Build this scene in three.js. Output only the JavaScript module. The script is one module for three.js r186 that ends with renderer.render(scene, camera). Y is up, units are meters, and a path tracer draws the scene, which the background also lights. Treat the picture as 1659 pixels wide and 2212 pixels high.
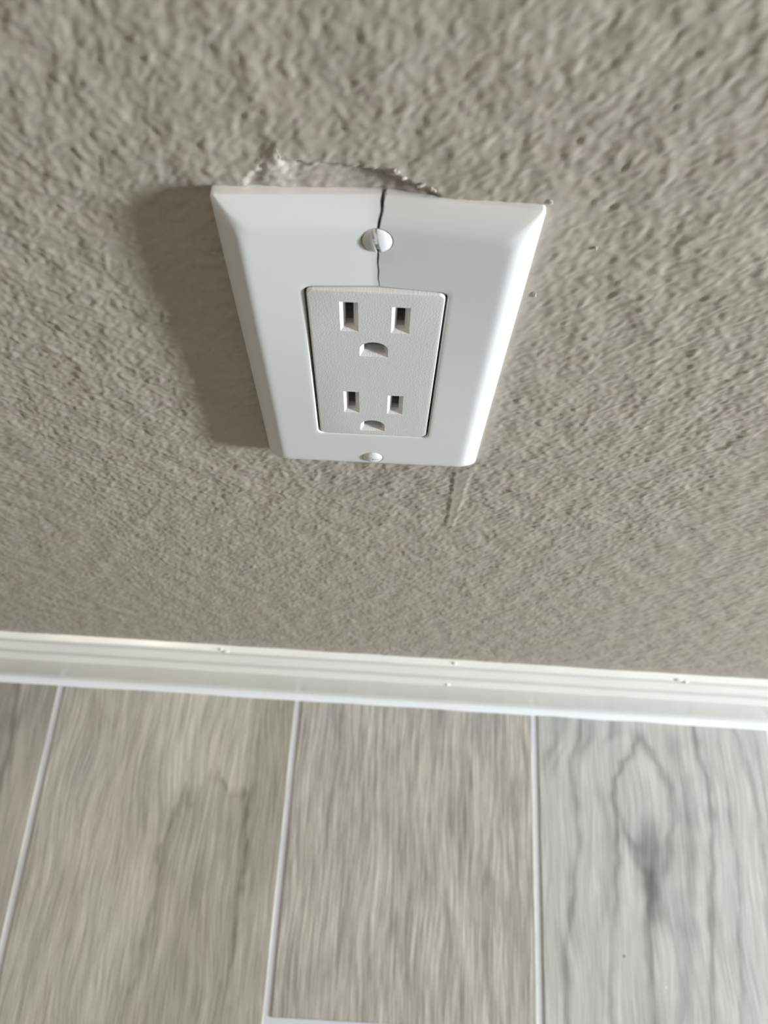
import * as THREE from 'three';
import { RectAreaLightUniformsLib } from 'three/addons/lights/RectAreaLightUniformsLib.js';
import { mergeGeometries, mergeVertices, toCreasedNormals } from 'three/addons/utils/BufferGeometryUtils.js';
import { ConvexGeometry } from 'three/addons/geometries/ConvexGeometry.js';
import { Brush, Evaluator, SUBTRACTION } from 'three-bvh-csg';
import { createNoise2D } from 'simplex-noise';

// ------------------------------------------------------------------ camera, sky, light, exposure
const MM = 0.001, PY = 0.448;                       // plate centre stands 448 mm above the floor
const scene = new THREE.Scene();
const camera = new THREE.PerspectiveCamera(66.824, 1659 / 2212, 0.01, 60);
{
  const X = new THREE.Vector3(0.9979206, 0.0306914, -0.0566791);
  const Y = new THREE.Vector3(-0.0642428, 0.4022648, -0.9132666);
  const Z = new THREE.Vector3(-0.0052294, 0.9150088, 0.4034);
  camera.quaternion.setFromRotationMatrix(new THREE.Matrix4().makeBasis(X, Y, Z));
  camera.position.set(4.034 * MM, PY + 177.143 * MM, 125.164 * MM);
}
camera.focus = 0.225;
camera.userData.fStop = 18;
scene.add(camera);

const renderer = new THREE.WebGLRenderer({ antialias: true });
renderer.toneMapping = THREE.LinearToneMapping;
renderer.toneMappingExposure = 0.65;
renderer.shadowMap.enabled = true;
scene.background = new THREE.Color(0.40, 0.45, 0.50);  // overcast sky outside the windows
RectAreaLightUniformsLib.init();

const ROOM = { x0: -5.2, x1: 1.75, z1: 6.5, h: 2.6 };
// daylight enters by a narrow sidelight close to the outlet wall (right); a ceiling downlight stands near the wall
const WIN1 = { z0: 0.335, z1: 0.485, y0: 0.40, y1: 0.98 };
{
  const l = new THREE.RectAreaLight(new THREE.Color(0.88, 0.96, 1.03), 350, WIN1.z1 - WIN1.z0, WIN1.y1 - WIN1.y0);
  const y = (WIN1.y0 + WIN1.y1) / 2, z = (WIN1.z0 + WIN1.z1) / 2;
  l.name = 'sidelight_daylight'; l.position.set(ROOM.x1 - 0.002, y, z); l.lookAt(0, y, z); l.castShadow = true; scene.add(l);
}

// ------------------------------------------------------------------ helpers
function rng(seed) { let a = seed >>> 0; return () => { a = (a + 0x6D2B79F5) | 0; let t = Math.imul(a ^ (a >>> 15), 1 | a); t = (t + Math.imul(t ^ (t >>> 7), 61 | t)) ^ t; return ((t ^ (t >>> 14)) >>> 0) / 4294967296; }; }
const nA = createNoise2D(rng(11)), nB = createNoise2D(rng(23)), nC = createNoise2D(rng(37)), nD = createNoise2D(rng(51));
const clamp = (x, a, b) => Math.min(b, Math.max(a, x));
const sstep = (a, b, x) => { const t = clamp((x - a) / (b - a), 0, 1); return t * t * (3 - 2 * t); };
const lerp = (a, b, t) => a + (b - a) * t;
function part(name, geo, material, parent = scene) {
  const m = new THREE.Mesh(geo, material); m.name = name; m.castShadow = true; m.receiveShadow = true; parent.add(m); return m;
}
function tag(o, label, category, kind) { o.userData.label = label; o.userData.category = category; if (kind) o.userData.kind = kind; return o; }
function box(x0, x1, y0, y1, z0, z1) { const g = new THREE.BoxGeometry(x1 - x0, y1 - y0, z1 - z0); g.translate((x0 + x1) / 2, (y0 + y1) / 2, (z0 + z1) / 2); return g; }
function dataTex(w, h, fn, srgb) {
  const d = new Uint8Array(w * h * 4);
  for (let j = 0; j < h; j++) for (let i = 0; i < w; i++) { const c = fn(i, j), k = (j * w + i) * 4; d[k] = clamp(c[0], 0, 255); d[k + 1] = clamp(c[1], 0, 255); d[k + 2] = clamp(c[2], 0, 255); d[k + 3] = 255; }
  const t = new THREE.DataTexture(d, w, h); t.magFilter = THREE.LinearFilter; t.minFilter = THREE.LinearFilter;
  t.wrapS = t.wrapT = THREE.MirroredRepeatWrapping; if (srgb) t.colorSpace = THREE.SRGBColorSpace; t.needsUpdate = true; return t;
}
const lin = (r, g, b) => new THREE.Color().setRGB(r, g, b);

// ------------------------------------------------------------------ materials
const WALL = [0.475, 0.426, 0.354];
const M = {
  wall: new THREE.MeshStandardMaterial({ color: 0xffffff, vertexColors: true, roughness: 0.62 }),
  wallPlain: new THREE.MeshStandardMaterial({ color: lin(...WALL), roughness: 0.8 }),
  ceiling: new THREE.MeshStandardMaterial({ color: lin(0.62, 0.60, 0.56), roughness: 0.9 }),
  trim: new THREE.MeshPhysicalMaterial({ color: lin(0.87, 0.865, 0.81), roughness: 0.2 }),
  caulk: new THREE.MeshStandardMaterial({ color: lin(0.84, 0.85, 0.86), roughness: 0.4 }),
  plate: new THREE.MeshPhysicalMaterial({ color: lin(0.80, 0.805, 0.80), roughness: 0.38 }),
  screw: new THREE.MeshPhysicalMaterial({ color: lin(0.80, 0.81, 0.81), roughness: 0.25 }),
  contact: new THREE.MeshStandardMaterial({ color: lin(0.62, 0.45, 0.22), roughness: 0.4, metalness: 1 }),
  plaster: new THREE.MeshStandardMaterial({ color: lin(0.56, 0.50, 0.45), roughness: 0.95 }),
  grout: new THREE.MeshStandardMaterial({ color: lin(0.60, 0.60, 0.63), roughness: 0.9 }),
  diffuser: new THREE.MeshStandardMaterial({ color: lin(0.8, 0.8, 0.8), emissive: lin(1, 0.92, 0.8), emissiveIntensity: 1.5, roughness: 0.6 }),
  glass: new THREE.MeshPhysicalMaterial({ color: 0xffffff, transmission: 1, thickness: 0, roughness: 0.02 }),
};
const grainTex = dataTex(512, 512, (i, j) => { const v = 128 + 60 * nA(i * 0.11, j * 0.11) + 50 * nB(i * 0.27, j * 0.27); return [v, v, v]; });
M.receptacle = new THREE.MeshPhysicalMaterial({ color: lin(0.765, 0.755, 0.735), roughness: 0.42, bumpMap: grainTex, bumpScale: 0.00006 });

// ------------------------------------------------------------------ outlet wall: one textured relief
const axis = (segs) => { const out = [segs[0][0]]; for (const [a, b, n] of segs) for (let i = 1; i <= n; i++) out.push(a + (b - a) * i / n); return out; };
// spray texture: rounded splats on a rolled coat
const hash = (i, j, k) => { let h = Math.imul(i, 374761393) ^ Math.imul(j, 668265263) ^ Math.imul(k, 2147483647 - 1013904223); h = Math.imul(h ^ (h >>> 13), 1274126177); return ((h ^ (h >>> 16)) >>> 0) / 4294967296; };
const CELL = 3.1;
function spots(x, y) {                     // single droplets and pits of the sprayed coat
  const ci = Math.floor(x / CELL), cj = Math.floor(y / CELL); let s = 0;
  for (let i = ci - 1; i <= ci + 1; i++) for (let j = cj - 1; j <= cj + 1; j++) {
    const p = hash(i, j, 1); if (p > 0.72) continue;
    const dx = x - (i + hash(i, j, 2)) * CELL, dy = y - (j + hash(i, j, 3)) * CELL, r = 0.75 + 0.85 * hash(i, j, 4), q = (dx * dx + dy * dy * 0.8) / (r * r);
    if (q < 4) s += (p < 0.47 ? 0.05 + 0.12 * hash(i, j, 5) : -0.05 - 0.07 * hash(i, j, 5)) * Math.exp(-q * 1.2);
  }
  return s;
}
function peel(x, y) {
  const wx = x + 0.5 * nC(x * 0.18, y * 0.18), wy = y + 0.5 * nD(x * 0.18, y * 0.18);
  const a = nA(wx * 0.215, wy * 0.19), b = nB(wx * 0.42, wy * 0.38), c = nC(x * 0.95, y * 0.9), l = nD(x * 0.055, y * 0.05);
  const splat = sstep(-0.5, 0.9, 0.7 * a + 0.45 * b);
  return 0.16 * splat + 0.055 * b + 0.012 * c + 0.22 * l + 1.3 * spots(wx, wy); // mm
}
// broken paint above the plate (mm, plate centre = 0,0)
const TEAR = [[-29, 50], [-28, 57.6], [-25.8, 60.2], [-24.2, 61.8], [-22.3, 64.2], [-20.6, 64.9], [-19.3, 63.4], [-17, 63.4], [-14.5, 62.3], [-11, 62.9], [-7, 62.2], [-3.5, 62.6], [-0.4, 61.9], [2.2, 61.2], [5, 59.9], [8, 58.6], [11.2, 57.8], [13.5, 50]];
function polyDist(px, py, P) {            // signed distance, positive inside
  let d = 1e9, inside = false;
  for (let i = 0, j = P.length - 1; i < P.length; j = i++) {
    const [xi, yi] = P[i], [xj, yj] = P[j], ex = xj - xi, ey = yj - yi;
    const t = clamp(((px - xi) * ex + (py - yi) * ey) / (ex * ex + ey * ey), 0, 1);
    d = Math.min(d, Math.hypot(px - xi - t * ex, py - yi - t * ey));
    if ((yi > py) !== (yj > py) && px < (xj - xi) * (py - yi) / (yj - yi) + xi) inside = !inside;
  }
  return inside ? d : -d;
}
function wallAt(x, y) {                    // [height mm, r, g, b]
  let h = peel(x, y);
  const blot = 1 + 0.035 * nB(x * 0.05 + 7, y * 0.05) + 0.03 * nC(x * 0.33, y * 0.33);
  const pink = 0.035 * nD(x * 0.028 + 3, y * 0.028 - 5) + 0.03 * nA(x * 0.25 + 31, y * 0.25);
  let r = WALL[0] * blot * (1 + 0.5 * pink), g = WALL[1] * blot * (1 - 0.3 * pink), b = WALL[2] * blot * (1 + 0.2 * pink);
  // a run of paint under the right end of the plate
  if (x > 24 && x < 42 && y < -60 && y > -122) {
    const t = clamp((-66 - y) / 51, 0, 1), cx = lerp(32.3, 33.2, t) + 0.35 * nC(3, y * 0.13), hwid = lerp(3.3, 1.9, t) + 0.25 * nC(9, y * 0.1);
    const side = 1 - sstep(hwid - 0.8, hwid + 0.35, Math.abs(x - cx));
    const end = sstep(-118, -116, y) * (1 - sstep(-72, -62, y));
    const lip = 0.16 * Math.exp(-(((Math.abs(x - cx) - hwid + 0.5) / 0.55) ** 2)) + 0.25 * Math.exp(-(((y + 115.6) / 1.2) ** 2));
    h = lerp(h, 0.22 + 0.3 * h + 0.6 * lip, side * end);
  }
  // smooth brushed band where the plate was painted round
  if (Math.abs(x) < 46 && Math.abs(y) < 68) {
    const d = Math.max(Math.abs(x) - 35, Math.abs(y) - 57.2);
    const right = x > 30 ? 1 - sstep(1.5 + 2.2 * nA(1, y * 0.12), 5 + 2.5 * nA(5, y * 0.12), d) : 0;
    h = lerp(h, 0.14 + 0.3 * h, 0.75 * right);
    r = lerp(r, 0.55, 0.6 * right); g = lerp(g, 0.48, 0.6 * right); b = lerp(b, 0.42, 0.6 * right);
  }
  // torn paint and gypsum paper above the plate
  if (x > -34 && x < 18 && y > 45 && y < 72) {
    const d = polyDist(x + 0.5 * nC(x * 0.5, y * 0.5), y + 0.45 * nD(x * 0.6, y * 0.6), TEAR);
    const k = sstep(-0.25, 0.35, d);
    const chalk = Math.exp(-(((x + 21.6 + 1.2 * nA(y * 0.4, x * 0.4)) / 3.6) ** 2)) * (0.55 + 0.45 * sstep(57.5, 62, y));          // bare white plaster at the left, brown paper at the right
    const floorH = -0.75 - 0.9 * sstep(-16, -4, x) * (1 - sstep(0, 11, x)) + 0.14 * nB(x * 0.3, y * 0.4) + 0.015 * nC(x * 0.9, y * 0.9) + 0.85 * chalk;
    h = lerp(h, floorH, k);
    h += 0.26 * Math.exp(-((d / 0.8) ** 2)) * (0.35 + 0.9 * chalk + 0.6 * sstep(1.5, 3, x)) * (0.55 + 0.45 * nA(x * 0.4, y * 0.4));
    h += 0.55 * Math.exp(-(((x + 20.9) / 1.5) ** 2) - (((y - 63.4) / 1.8) ** 2));
    const crumb = sstep(-0.5, 0.15, d) * sstep(1.2, 0.2, d) * sstep(0.5, 2.5, x);
    const cr = lerp(0.47, 0.74, chalk), cg = lerp(0.41, 0.67, chalk), cb = lerp(0.35, 0.61, chalk);
    const w = 1 + 0.12 * nB(x * 0.8, y * 0.8);
    r = lerp(r, cr * w, k); g = lerp(g, cg * w, k); b = lerp(b, cb * w, k);
    r = lerp(r, 0.66, 0.75 * crumb); g = lerp(g, 0.575, 0.75 * crumb); b = lerp(b, 0.51, 0.75 * crumb);
  }
  return [h, r, g, b];
}
{
  const xs = axis([[-5200, -900, 20], [-900, -480, 60], [-480, -300, 150], [-300, -120, 200], [-120, 120, 400], [120, 300, 200], [300, 480, 150], [480, 900, 60], [900, 1750, 8]]);
  const ys = axis([[-448, -358, 10], [-358, -110, 270], [-110, 112, 400], [112, 200, 100], [200, 340, 60], [340, 2152, 16]]);
  const nx = xs.length, ny = ys.length, pos = new Float32Array(nx * ny * 3), col = new Float32Array(nx * ny * 3);
  for (let j = 0, k = 0; j < ny; j++) for (let i = 0; i < nx; i++, k += 3) {
    const x = xs[i], y = ys[j];
    const fade = (1 - sstep(430, 620, Math.abs(x))) * (1 - sstep(210, 300, y));
    const [h, r, g, b] = wallAt(x, y);
    pos[k] = x * MM; pos[k + 1] = PY + y * MM; pos[k + 2] = (h * fade + 0.1 * (1 - fade) - 0.15) * MM;
    col[k] = r; col[k + 1] = g; col[k + 2] = b;
  }
  const idx = [];
  for (let j = 0; j < ny - 1; j++) for (let i = 0; i < nx - 1; i++) {
    const cx = (xs[i] + xs[i + 1]) / 2, cy = (ys[j] + ys[j + 1]) / 2;
    if (Math.abs(cx) < 22 && Math.abs(cy) < 43) continue;                          // hole for the electrical box
    const a = j * nx + i; idx.push(a, a + 1, a + nx + 1, a, a + nx + 1, a + nx);
  }
  const g = new THREE.BufferGeometry();
  g.setAttribute('position', new THREE.BufferAttribute(pos, 3)); g.setAttribute('color', new THREE.BufferAttribute(col, 3));
  g.setIndex(idx); g.computeVertexNormals();
  const wall = part('wall_back', g, M.wall);
  tag(wall, 'greige painted wall with sprayed orange-peel texture and a torn patch above the outlet', 'wall', 'structure');
  const s = new THREE.Shape([[ROOM.x0 - 0.1, 0], [ROOM.x1 + 0.1, 0], [ROOM.x1 + 0.1, ROOM.h], [ROOM.x0 - 0.1, ROOM.h]].map((p) => new THREE.Vector2(...p)));
  s.holes.push(new THREE.Path([[-0.022, PY - 0.043], [-0.022, PY + 0.043], [0.022, PY + 0.043], [0.022, PY - 0.043]].map((p) => new THREE.Vector2(...p))));
  const core = new THREE.ExtrudeGeometry(s, { depth: 0.1, bevelEnabled: false }); core.translate(0, 0, -0.104);
  part('wall_core', core, M.wallPlain, wall);
  part('box_back', box(-0.022, 0.022, PY - 0.043, PY + 0.043, -0.104, -0.07), M.wallPlain, wall);
  // loose flakes of plaster and curled paint on the broken edge
  const rf = rng(5);
  const flakes = [[-21.0, 64.7, 1.5, 2.6], [3.0, 62.4, 1.2, 1.2], [4.6, 60.9, 1.1, 0.8], [8.2, 59.3, 1.6, 0.7], [10.6, 58.5, 1.5, 0.8], [35.0, 57.2, 0.9, 1.4], [48, 45, 0.5, 0.9], [37.8, 28.5, 0.7, 1.9]];
  flakes.forEach(([x, y, w, l], q) => {
    let fg = mergeVertices(new THREE.IcosahedronGeometry(1, 4)); fg.deleteAttribute('uv'); fg.deleteAttribute('normal'); fg = mergeVertices(fg);
    const P = fg.attributes.position, o = rf() * 50;
    for (let i = 0; i < P.count; i++) { const v = new THREE.Vector3().fromBufferAttribute(P, i); v.multiplyScalar(1 + 0.34 * nA(v.x * 0.9 + o, v.y * 0.9 + v.z * 0.6) + 0.06 * nB(v.x * 1.8 + o, v.z * 1.8)); P.setXYZ(i, v.x * w * 0.5, v.y * l * 0.5, v.z * 0.2); }
    fg.rotateZ((rf() - 0.5) * 1.2); fg.rotateY((rf() - 0.5) * 0.8); fg.scale(MM, MM, MM); fg.computeVertexNormals();
    const f = part('plaster_flake', fg, M.plaster, wall); f.position.set(x * MM, PY + y * MM, 0.12 * MM);
  });
}

// ------------------------------------------------------------------ rest of the room
const wl = part('wall_left', box(ROOM.x0 - 0.1, ROOM.x0, 0, ROOM.h, 0, ROOM.z1 + 0.1), M.wallPlain);
tag(wl, 'plain greige side wall at the left end of the room', 'wall', 'structure');
function holedWall(name, parts, label) { const w = part(name, mergeGeometries(parts.map((b) => box(...b))), M.wallPlain); return tag(w, label, 'wall', 'structure'); }
{
  const a = ROOM.x1, b = ROOM.x1 + 0.1;
  holedWall('wall_right', [[a, b, 0, WIN1.y0, 0, ROOM.z1 + 0.1], [a, b, WIN1.y1, ROOM.h, 0, ROOM.z1 + 0.1], [a, b, WIN1.y0, WIN1.y1, 0, WIN1.z0], [a, b, WIN1.y0, WIN1.y1, WIN1.z1, ROOM.z1 + 0.1]], 'greige side wall with a narrow low window at the right');
  const c = ROOM.z1, d = ROOM.z1 + 0.1;
  tag(part('wall_front', box(ROOM.x0 - 0.1, b, 0, ROOM.h, c, d), M.wallPlain), 'plain greige wall facing the outlet wall', 'wall', 'structure');
  tag(part('ceiling', box(ROOM.x0 - 0.1, b, ROOM.h, ROOM.h + 0.1, -0.1, d), M.ceiling), 'flat white ceiling over the room', 'ceiling', 'structure');
  const f = 0.03;
  const w1 = part('window_1', mergeGeometries([box(a + 0.03, a + 0.07, WIN1.y0, WIN1.y0 + f, WIN1.z0, WIN1.z1), box(a + 0.03, a + 0.07, WIN1.y1 - f, WIN1.y1, WIN1.z0, WIN1.z1), box(a + 0.03, a + 0.07, WIN1.y0, WIN1.y1, WIN1.z0, WIN1.z0 + f), box(a + 0.03, a + 0.07, WIN1.y0, WIN1.y1, WIN1.z1 - f, WIN1.z1)]), M.trim);
  tag(w1, 'narrow white framed window in the right wall', 'window', 'structure');
  part('pane', box(a + 0.048, a + 0.052, WIN1.y0 + f, WIN1.y1 - f, WIN1.z0 + f, WIN1.z1 - f), M.glass, w1);
}
{
  const lamp = new THREE.Group(); lamp.name = 'ceiling_light'; scene.add(lamp); lamp.position.set(-0.9, ROOM.h, 0.36);
  tag(lamp, 'round white flush ceiling downlight close to the outlet wall', 'light');
  const ring = new THREE.LatheGeometry([[0.13, 0], [0.17, 0], [0.168, -0.012], [0.155, -0.02], [0.14, -0.016], [0.13, -0.008]].map((p) => new THREE.Vector2(...p)), 48); part('trim_ring', ring, M.trim, lamp);
  const dg = new THREE.CylinderGeometry(0.14, 0.14, 0.006, 48); dg.translate(0, -0.006, 0); part('diffuser', dg, M.diffuser, lamp);
  const l = new THREE.RectAreaLight(new THREE.Color(1.0, 0.87, 0.70), 100, 0.25, 0.25); l.name = 'downlight'; l.position.set(0, -0.022, 0); l.castShadow = true; lamp.add(l); l.rotation.x = -Math.PI / 2;
}

// ------------------------------------------------------------------ baseboard
{
  const P = [[0, 98], [3.8, 98], [4.6, 97.6], [5, 96.8], [5.05, 91.2], [5.3, 90.2], [6.2, 89.0], [7.8, 87.2], [8.7, 85.9], [9.1, 84.4], [9.2, 77.6], [9.4, 76.6], [10.2, 75.4], [11.8, 73.7], [12.6, 72.6], [13, 71.2], [13, 0], [0, 0]];
  const s = new THREE.Shape(P.map(([z, y]) => new THREE.Vector2(z * MM, y * MM)));
  const L = ROOM.x1 - ROOM.x0, steps = 400;
  let g = new THREE.ExtrudeGeometry(s, { depth: L, bevelEnabled: false, steps });
  g.rotateY(-Math.PI / 2);                                     // shape x -> z, extrusion -> -x
  g.translate(ROOM.x1, 0, 0);
  const p = g.attributes.position;
  for (let i = 0; i < p.count; i++) {                          // slightly uneven caulked and painted upper edge
    const x = p.getX(i) * 1000, y = p.getY(i) * 1000;
    if (y > 60) p.setXYZ(i, p.getX(i), p.getY(i) + 0.0003 * nA(x * 0.03, y * 0.1), p.getZ(i) + 0.0002 * nB(x * 0.02, y * 0.05));
  }
  g = toCreasedNormals(g, 0.5);
  const b = part('baseboard_back', g, M.trim);
  tag(b, 'off-white painted moulded baseboard along the foot of the wall', 'baseboard', 'structure');
  // bead of sealant at the floor
  const cs = new THREE.Shape([[12.5, 4.2], [13.2, 3.9], [14.4, 2.1], [16.2, 1.1], [17.4, 0.4], [17.4, -2], [12.5, -2]].map(([z, y]) => new THREE.Vector2(z * MM, y * MM)));
  let cg = new THREE.ExtrudeGeometry(cs, { depth: L, bevelEnabled: false, steps: 300 });
  cg.rotateY(-Math.PI / 2); cg.translate(ROOM.x1, 0, 0);
  const cp = cg.attributes.position;
  for (let i = 0; i < cp.count; i++) cp.setZ(i, cp.getZ(i) + (cp.getZ(i) > 0.0135 ? 0.0005 * nC(cp.getX(i) * 45, 3) : 0));
  part('sealant_bead', toCreasedNormals(cg, 0.7), M.caulk, b);
  // nicks and paint lumps on the moulding
  for (const [x, y, z, w, h] of [[-95, 97.6, 4.3, 2.6, 1.2], [-98.5, 97.9, 3.2, 1.6, 1.0], [216, 97.5, 4.2, 3.0, 1.3], [221, 96.6, 5.0, 2.0, 1.6], [60, 73.0, 12.3, 1.6, 0.9], [62, 98, 2.5, 1.6, 0.8]]) {
    const lg = new THREE.SphereGeometry(1, 12, 8); lg.scale(w * MM, h * MM, 0.9 * MM);
    part('paint_lump', lg, M.trim, b).position.set(x * MM, y * MM, z * MM);
  }
}

// ------------------------------------------------------------------ floor: wood-look plank tiles on a grouted slab
const GW = 4.4, PITCH = 187.7, PW = PITCH - GW, G0 = -50.7;      // grout width, pitch, first grout line (mm)
const track = (pts) => (z) => { if (z <= pts[0][1]) return pts[0][0]; for (let i = 1; i < pts.length; i++) if (z <= pts[i][1]) { const t = (z - pts[i - 1][1]) / (pts[i][1] - pts[i - 1][1]); return lerp(pts[i - 1][0], pts[i][0], t * t * (3 - 2 * t)); } return pts[pts.length - 1][0]; };
const TL = 480;                                                   // mm of plank length in a texture
function plankTex(seed, o) {
  const n1 = createNoise2D(rng(seed)), n2 = createNoise2D(rng(seed + 1)), n3 = createNoise2D(rng(seed + 2)), W = 512, H = 1024;
  const strokes = (o.strokes ?? []).map(([pts, w, a]) => [track(pts), w, a, pts[0][1], pts[pts.length - 1][1]]);
  return dataTex(W, H, (i, j) => {
    const x = i / W * PW, z = j / H * TL;
    const wx = x + (o.warp ?? 3) * n1(x * 0.018, z * 0.008) + 0.35 * n2(x * 0.05, z * 0.012);
    const streak = 0.42 * n1(wx * 0.16, z * 0.009) + 0.42 * n2(wx * 0.42, z * 0.016) + 0.42 * n3(wx * 0.95, z * 0.022);
    const fine = 0.6 * n1(x * 1.7 + 40, z * 0.035) + 0.4 * n2(x * 2.3, z * 0.08);
    const broad = n3(wx * 0.03 + 9, z * 0.007) + 0.6 * n2(wx * 0.07 + 3, z * 0.012);
    let v = 1 + o.streak * streak + o.fine * fine + o.broad * broad;
    if (o.ring) { const [cx, cz, asp, sp, am] = o.ring; const f = Math.hypot(wx - cx, (z - cz) / asp) / sp + 0.35 * n3(x * 0.02, z * 0.01); const q = f - Math.floor(f); v -= am * (sstep(0.45, 0.92, q) * (1 - sstep(0.92, 1, q))); }
    for (const [c, w, a, za, zb] of strokes) {
      const d = (x + 0.9 * n2(x * 0.05, z * 0.05) - c(z)) / (w * (1 + 0.35 * n1(z * 0.04, w * 9)));
      v -= 1.6 * a * Math.exp(-d * d) * sstep(za - 8, za + 9, z) * (1 - sstep(zb - 14, zb + 8, z)) * (0.85 + 0.3 * n1(z * 0.03, a * 40));
    }
    let tint = o.tint * (n2(wx * 0.02 + 5, z * 0.009 + 2) + 0.5 * n1(wx * 0.09 + 5, z * 0.012)), extra = 0;
    if (o.patch) extra = o.patch(x, z, n1, n2); v += extra;
    tint *= 0.25; return [o.base[0] * v * (1 + tint), o.base[1] * v, o.base[2] * v * (1 - 1.1 * tint) * (1 + 0.3 * Math.min(0, extra))];
  }, true);
}
const planks = {
  far: plankTex(301, { base: [152, 148, 138], streak: 0.13, fine: 0.07, broad: 0.09, tint: 0.035, strokes: [[[[150, 0], [156, 60], [149, 150], [143, 480]], 3, 0.16], [[[120, 0], [124, 90], [118, 200], [120, 480]], 2.2, 0.1]] }),
  beige: plankTex(401, { base: [168, 163, 152], streak: 0.17, fine: 0.11, broad: 0.03, tint: 0.03, warp: 4,
    patch: (x, z, n1, n2) => {       // browner heartwood tongue with a darker rim, paler sapwood above
      const e = 2.5 * n1(x * 0.06, z * 0.03) + 1.2 * n2(x * 0.2, z * 0.07);
      const left = lerp(108, 92, sstep(80, 150, z)) + 4 * Math.sin(z * 0.045) - 4 * sstep(160, 230, z);
      const top = 78 + 10 * Math.cos((x - 112) * 0.2) * sstep(150, 140, x) - 0.0;
      const d = Math.min(x - left + e, (z - top) * 0.5 + e, 158 - x + e);
      const inside = sstep(-1, 3, d), rim = Math.exp(-(((d - 1.2) / 2.2) ** 2));
      const pale = (1 - sstep(40, 110, z)) * sstep(70, 105, x + 6 * n1(2, z * 0.02)) * (1 - sstep(146, 152, x));
      return -0.075 * inside - 0.13 * rim * (0.75 + 0.6 * n1(x * 0.04, z * 0.03)) * (1 - sstep(120, 260, z) * 0.5) + 0.07 * pale - 0.10 * sstep(148, 153, x) * (1 - 0.6 * sstep(90, 200, z));
    } }),
  grey: plankTex(501, { base: [166, 162, 153], streak: 0.23, fine: 0.14, broad: 0.04, tint: 0.035, warp: 2, ring: [95, 330, 5, 22, 0.05] }),
  cool: plankTex(601, { base: [176, 176, 170], streak: 0.11, fine: 0.06, broad: 0.035, tint: 0.014, warp: 4,
    strokes: [
      [[[78, 24], [74, 34], [65, 46], [58, 60], [57, 72], [63, 90], [70, 108], [76, 124]], 3.2, 0.12], [[[82, 24], [88, 36], [96, 48], [101, 62], [101, 80], [96, 104], [90, 128]], 3.6, 0.12],
      [[[79.5, 16], [79.5, 34]], 6, 0.09], [[[80, 84], [81, 110], [82, 150]], 6.5, 0.11], [[[87, 88], [86, 112], [83, 160]], 5, 0.09], [[[74, 96], [77, 118], [79, 150]], 5, 0.09], [[[82, 112], [79, 135], [76, 160], [76, 200], [79, 260]], 4.2, 0.15],
      [[[34, 0], [33, 26], [24, 48], [28, 80], [29, 100], [24, 130], [16, 180], [11, 300]], 2.6, 0.11], [[[64, 0], [60, 20], [50, 34]], 5, 0.10], [[[46, 0], [42, 22], [32, 44]], 3, 0.09],
      [[[58, 78], [57, 110], [55, 135], [50, 170], [46, 210], [44, 300]], 2.6, 0.12], [[[46, 62], [50, 90], [48, 130], [36, 190], [30, 260]], 4, 0.06],
      [[[122, 0], [125, 30], [131, 56], [131, 80], [128, 110], [124, 140], [120, 180], [114, 230], [110, 300]], 2.6, 0.15], [[[108, 20], [113, 60], [113, 110], [106, 150], [102, 200], [100, 250]], 6, 0.09],
      [[[142, 0], [146, 60], [146, 120], [140, 180], [134, 240]], 2.2, 0.09], [[[155, 0], [160, 30], [167, 60], [168, 100], [164, 160], [158, 240]], 2.8, 0.11], [[[171, 0], [175, 60], [176, 120], [170, 240]], 2.2, 0.09], [[[14, 0], [15, 26], [4, 52]], 5, 0.10], [[[22, 0], [20, 30], [10, 60]], 2.5, 0.06], [[[90, 140], [96, 170], [92, 220]], 2, 0.06]],
    patch: (x, z) => (Math.hypot(x - 57.6, (z - 176)) < 0.9 ? -0.4 : 0) + (Math.hypot(x - 86.4, z - 193.5) < 0.6 ? 0.25 : 0) }),
};
const plankMats = Object.fromEntries(Object.entries(planks).map(([k, t]) => [k, new THREE.MeshPhysicalMaterial({ map: t, color: lin(1, 1, 1), roughness: 0.48, bumpMap: t, bumpScale: 0.00025 })]));
function plankGeo(w, l) {          // chamfered slab, top at y = 0, uv in texture units
  const c = 0.9, t = 8, o = [[0, 0], [w, 0], [w, l], [0, l]], n = [[c, c], [w - c, c], [w - c, l - c], [c, l - c]];
  const pos = [], uv = [], idx = [];
  const quad = (a, b, d, e) => { const k = pos.length / 3; for (const q of [a, b, d, e]) { pos.push(q[0] * MM, q[1] * MM, q[2] * MM); uv.push(q[0] / PW, q[2] / TL); } idx.push(k, k + 2, k + 1, k, k + 3, k + 2); };
  const T = (p) => [p[0], 0, p[1]], S = (p) => [p[0], -0.7, p[1]], B = (p) => [p[0], -t, p[1]];
  quad(...n.map(T));
  for (let i = 0; i < 4; i++) { const j = (i + 1) % 4; quad(T(n[j]), T(n[i]), S(o[i]), S(o[j])); quad(S(o[j]), S(o[i]), B(o[i]), B(o[j])); }
  const g = new THREE.BufferGeometry(); g.setAttribute('position', new THREE.Float32BufferAttribute(pos, 3)); g.setAttribute('uv', new THREE.Float32BufferAttribute(uv, 2)); g.setIndex(idx); g.computeVertexNormals(); return g;
}
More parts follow.
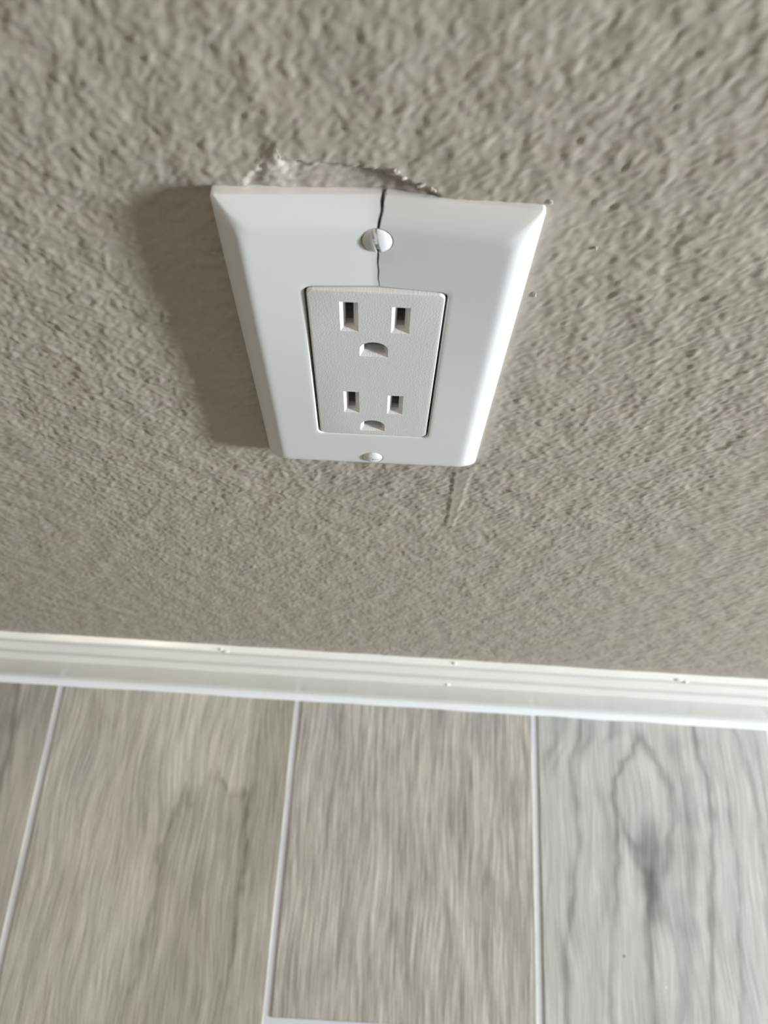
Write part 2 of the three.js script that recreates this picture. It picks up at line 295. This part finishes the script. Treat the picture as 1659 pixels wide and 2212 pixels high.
{
  const fg = box(ROOM.x0 - 0.1, ROOM.x1 + 0.1, -0.12, -0.0011, -0.1, ROOM.z1 + 0.1);
  const floor = part('floor', fg, M.grout);
  tag(floor, 'floor of grey wood-look plank tiles with pale grout joints', 'floor', 'structure');
  const kinds = ['cool', 'far', 'beige', 'grey'], rp = rng(77), cache = {};
  const c0 = -9, ZMAX = 2835, c1 = Math.floor((ROOM.x1 * 1000 - G0) / PITCH);
  for (let c = c0; c <= c1; c++) {
    // column 0 lies between the two middle grout lines
    const cuts = [233, 530, 835][((c % 3) + 3) % 3];
    let z = 5; let first = true;
    while (z < ZMAX - 20) {
      const end = Math.min(first ? cuts : z + 900, ZMAX), l = end - z - (GW / 2) * (first ? 1 : 2);
      const x0 = Math.max(G0 + c * PITCH + GW / 2, ROOM.x0 * 1000 + 1), x1 = Math.min(G0 + (c + 1) * PITCH - GW / 2, ROOM.x1 * 1000 - 1);
      const kind = first && c >= -2 && c <= 1 ? ['far', 'beige', 'grey', 'cool'][c + 2] : kinds[Math.floor(rp() * 4)];
      const key = `${(x1 - x0).toFixed(1)}_${l.toFixed(1)}`; cache[key] ??= plankGeo(x1 - x0, l);
      const p = part('plank_tile', cache[key], plankMats[kind], floor);
      p.position.set(x0 * MM, 0, (z + (first ? 0 : GW / 2)) * MM);
      z = end; first = false;
    }
  }
  // the far floor, out of sight of the photograph
  const xe = (G0 + c0 * PITCH) * MM, field = [[ROOM.x0, xe, 0, ROOM.z1], [xe, ROOM.x1, ZMAX * MM, ROOM.z1]].map(([a, b, c, d]) => {
    const g = new THREE.PlaneGeometry(b - a, d - c); g.rotateX(-Math.PI / 2); g.translate((a + b) / 2, 0, (c + d) / 2);
    const p = g.attributes.position, u = g.attributes.uv; for (let i = 0; i < p.count; i++) u.setXY(i, p.getX(i) / PITCH / MM, p.getZ(i) / TL / MM); return g; });
  part('far_floor', mergeGeometries(field), plankMats.grey, floor);
}

// ------------------------------------------------------------------ the outlet
const csg = new Evaluator(); csg.attributes = ['position', 'normal']; csg.useGroups = false;
const clean = (g) => { g = g.clone(); for (const k of Object.keys(g.attributes)) if (k !== 'position' && k !== 'normal') g.deleteAttribute(k); if (!g.attributes.normal) g.computeVertexNormals(); return g; };
const brush = (g) => { const b = new Brush(clean(g)); b.updateMatrixWorld(); return b; };
const cut = (g, ...tools) => { let r = brush(g); for (const t of tools) r = csg.evaluate(r, brush(t), SUBTRACTION); const q = r.geometry; q.clearGroups(); return q; };
function outline(hw, hh, r, nl = 44, ns = 30, nc = 8) {           // rounded rectangle, always the same number of points
  const P = []; r = Math.max(r, 0.05);
  const side = (ax, ay, bx, by, n) => { for (let i = 0; i < n; i++) P.push([lerp(ax, bx, i / n), lerp(ay, by, i / n)]); };
  const corner = (cx, cy, a) => { for (let i = 0; i < nc; i++) { const t = a + (i / nc) * Math.PI / 2; P.push([cx + r * Math.cos(t), cy + r * Math.sin(t)]); } };
  side(hw, -hh + r, hw, hh - r, nl); corner(hw - r, hh - r, 0);
  side(hw - r, hh, -hw + r, hh, ns); corner(-hw + r, hh - r, Math.PI / 2);
  side(-hw, hh - r, -hw, -hh + r, nl); corner(-hw + r, -hh + r, Math.PI);
  side(-hw + r, -hh, hw - r, -hh, ns); corner(hw - r, -hh + r, 1.5 * Math.PI);
  return P;
}
const DENT = 2.3;                                                 // overtightened screw bends the upper half in along the crack (mm)
const dent = (x, y) => (0.5 - DENT * Math.max(0, 1 - Math.abs(x) / 34.5)) * sstep(-30, 48, y);
const HW = 34.9, HH = 57.15, OW = 16.95, OH = 33.7;
function plateGeo() {
  const rings = [];
  const add = (hw, hh, r, z) => rings.push(outline(hw, hh, r).map(([x, y]) => [x, y, z]));
  const prof = [[0, -2.2], [0, 0.35], [0.06, 0.6], [0.25, 0.95], [0.8, 1.65], [1.5, 2.42], [2.3, 3.2], [3.1, 3.88], [3.9, 4.38], [4.7, 4.73], [5.5, 4.93], [6.3, 5.0]];
  for (const [t, z] of prof) add(HW - t, HH - t, Math.min(0.9 + t * 0.4, 2.5), z);
  const A = outline(HW - 6.3, HH - 6.3, 2.5), B = outline(OW + 0.5, OH + 0.5, 2.4);
  for (let k = 1; k <= 12; k++) rings.push(A.map(([x, y], i) => [lerp(x, B[i][0], k / 12), lerp(y, B[i][1], k / 12), 5]));
  add(OW + 0.3, OH + 0.3, 2.2, 4.96); add(OW + 0.12, OH + 0.12, 2.05, 4.83); add(OW + 0.02, OH + 0.02, 1.95, 4.62); add(OW, OH, 1.9, 4.3); add(OW, OH, 1.9, -2.2);
  const n = rings[0].length, R = rings.length, pos = [], idx = [];
  for (const r of rings) for (const [x, y, z] of r) pos.push(x, y, z + dent(x, y));
  for (let k = 0; k < R; k++) for (let i = 0; i < n; i++) {
    const a = k * n + i, b = k * n + (i + 1) % n, k2 = (k + 1) % R, c = k2 * n + (i + 1) % n, d = k2 * n + i;
    idx.push(a, b, c, a, c, d);
  }
  const g = new THREE.BufferGeometry(); g.setAttribute('position', new THREE.Float32BufferAttribute(pos, 3)); g.setIndex(idx); g.computeVertexNormals();
  return toCreasedNormals(g, 0.6);
}
function crackTool() {
  const c = [[1.15, 59, 0.95], [1.2, 57.2, 0.85], [0.8, 56.2, 0.72], [0.95, 55.0, 0.62], [0.45, 53.4, 0.56], [0.25, 52, 0.5], [0.05, 50, 0.45], [0.1, 46, 0.38], [0.35, 44, 0.34], [0.25, 41.5, 0.3], [0.5, 39, 0.26], [0.45, 36.5, 0.22], [0.75, 34.5, 0.18], [0.8, 32.5, 0.16]];
  const s = new THREE.Shape([...c.map(([x, y, w]) => new THREE.Vector2(x + w * 0.62, y)), ...c.slice().reverse().map(([x, y, w]) => new THREE.Vector2(x - w * 0.62, y))]);
  const g = new THREE.ExtrudeGeometry(s, { depth: 16, bevelEnabled: false }); g.translate(0, 0, -8); return g;
}
const lathe = (pts, z0, x, y) => { const g = new THREE.LatheGeometry(pts.map((p) => new THREE.Vector2(...p)), 48); g.rotateX(Math.PI / 2); g.translate(x, y, z0); return g; };
const SY = 48.4;
const sinkTool = (z, y) => lathe([[0, -8], [2.0, -8], [2.0, -1.9], [3.45, -0.25], [3.62, 0.15], [3.7, 4], [0, 4]], z, 0, y);
function screwGeo(angle) {
  const head = new THREE.LatheGeometry([[0, -6], [1.5, -6], [1.6, -1.75], [3.2, -0.28], [3.3, -0.08], [3.26, 0.08], [2.9, 0.36], [2.3, 0.66], [1.5, 0.9], [0.7, 1.02], [0, 1.05]].map((p) => new THREE.Vector2(...p)), 56);
  head.rotateX(Math.PI / 2);
  const slot = new THREE.BoxGeometry(1.1, 9, 2); slot.translate(0, 0, 0.45); slot.rotateZ(angle);
  return toCreasedNormals(cut(head, slot), 0.7);
}
// receptacle insert
const hull = (top, bot, z1, z0) => new ConvexGeometry([...top.map(([x, y]) => new THREE.Vector3(x, y, z1)), ...bot.map(([x, y]) => new THREE.Vector3(x, y, z0))]);
const rect = (cx, cy, w, h) => [[cx - w / 2, cy - h / 2], [cx + w / 2, cy - h / 2], [cx + w / 2, cy + h / 2], [cx - w / 2, cy + h / 2]];
const dee = (cx, y0, w, h, n = 14) => { const P = [[cx - w / 2, y0], [cx + w / 2, y0]], r = w / 2; for (let i = 0; i <= n; i++) { const t = i / n * Math.PI; P.push([cx + r * Math.cos(t), y0 + h - r * 0.82 + r * 0.82 * Math.sin(t)]); } return P; };
const FZ = 4.85;                                                   // front of the insert
function receptacleGeo() {
  const s = new THREE.Shape(outline(OW - 0.6 - 0.35, OH - 0.22 - 0.35, 1.35, 1, 1, 8).map((p) => new THREE.Vector2(...p)));
  let g = new THREE.ExtrudeGeometry(s, { depth: 27, bevelEnabled: true, bevelThickness: 0.35, bevelSize: 0.35, bevelSegments: 3, curveSegments: 8 });
  g.translate(0, 0, FZ - 27.35);
  const tools = [];
  for (const dy of [0, -39]) {
    for (const [x, y, w, h] of [[-6.4, 23.9, 2.05, 8.4], [6.25, 23.4, 2.05, 7.2]]) {
      tools.push(hull(rect(x, y + dy, w + 2.5, h + 2.9), rect(x, y + dy, w - 0.05, h - 0.05), FZ + 0.02, FZ - 1.5));
      tools.push(hull(rect(x, y + dy, w, h), rect(x, y + dy, w, h), FZ - 1, FZ - 11));
      tools.push(hull(rect(x, y + dy, 7.4, h + 1.5), rect(x, y + dy, 7.4, h + 1.5), FZ - 3.0, FZ - 24));   // contact chamber behind the face
    }
    tools.push(hull(dee(-0.2, 7.9 + dy, 7.4, 6.3), dee(-0.2, 9.1 + dy, 5.2, 4.5), FZ + 0.02, FZ - 1.5));
    tools.push(hull(dee(-0.2, 9.05 + dy, 5.25, 4.6), dee(-0.2, 9.05 + dy, 5.25, 4.6), FZ - 1, FZ - 11));
    tools.push(hull(rect(-0.2, 11 + dy, 9, 8.6), rect(-0.2, 11 + dy, 9, 8.6), FZ - 3.4, FZ - 24));
  }
  g = cut(g, ...tools);
  g = toCreasedNormals(g, 0.5);
  const p = g.attributes.position, uv = new Float32Array(p.count * 2);
  for (let i = 0; i < p.count; i++) { uv[2 * i] = p.getX(i) / 34; uv[2 * i + 1] = p.getY(i) / 34; }
  g.setAttribute('uv', new THREE.BufferAttribute(uv, 2)); return g;
}
{
  const outlet = new THREE.Group(); outlet.name = 'wall_outlet'; scene.add(outlet);
  tag(outlet, 'white duplex wall outlet with a cracked cover plate mounted on the greige wall', 'outlet');
  outlet.position.set(0, PY - 1.0 * MM, 1.0 * MM); outlet.rotation.set(0, 0.0143, 0.0085); outlet.scale.setScalar(1);
  const sc = (g) => { g.scale(MM, MM, MM); return g; };
  const zTop = 5 + dent(0, SY), zBot = 5 + dent(0, -SY);
  const plate = toCreasedNormals(cut(plateGeo(), crackTool(), sinkTool(zTop, SY), sinkTool(zBot, -SY)), 0.55);
  const pm = part('cover_plate', sc(plate), M.plate, outlet); pm.userData.label = 'white cover plate split by a crack from its top edge to the opening';
  const s1 = part('cover_screw', sc(screwGeo(0.2)), M.screw, outlet); s1.position.set(0, SY * MM, (zTop + 0.1) * MM); s1.rotation.set(-0.05, -0.04, 0);
  const s2 = part('cover_screw', sc(screwGeo(1.35)), M.screw, outlet); s2.position.set(0, -SY * MM, (zBot - 0.15) * MM);
  const rec = part('receptacle', sc(receptacleGeo()), M.receptacle, outlet); rec.userData.label = 'off-white duplex receptacle with two sets of blade slots and ground holes';
  for (const dy of [0, -39]) {
    for (const [x, y] of [[-6.4, 23.9], [6.25, 23.4]]) for (const d of [-1, 1])         // brass leaves that grip a blade
      part('slot_contact', sc(box(x + d * 1.5 - 0.35, x + d * 1.5 + 0.35, y + dy - 3, y + dy + 3, FZ - 20, FZ - 9)), M.contact, rec);
    for (const d of [-1, 1]) part('ground_contact', sc(box(-0.2 + d * 2.9 - 0.35, -0.2 + d * 2.9 + 0.35, 9 + dy, 13 + dy, FZ - 20, FZ - 9)), M.contact, rec);
  }
}

renderer.render(scene, camera);
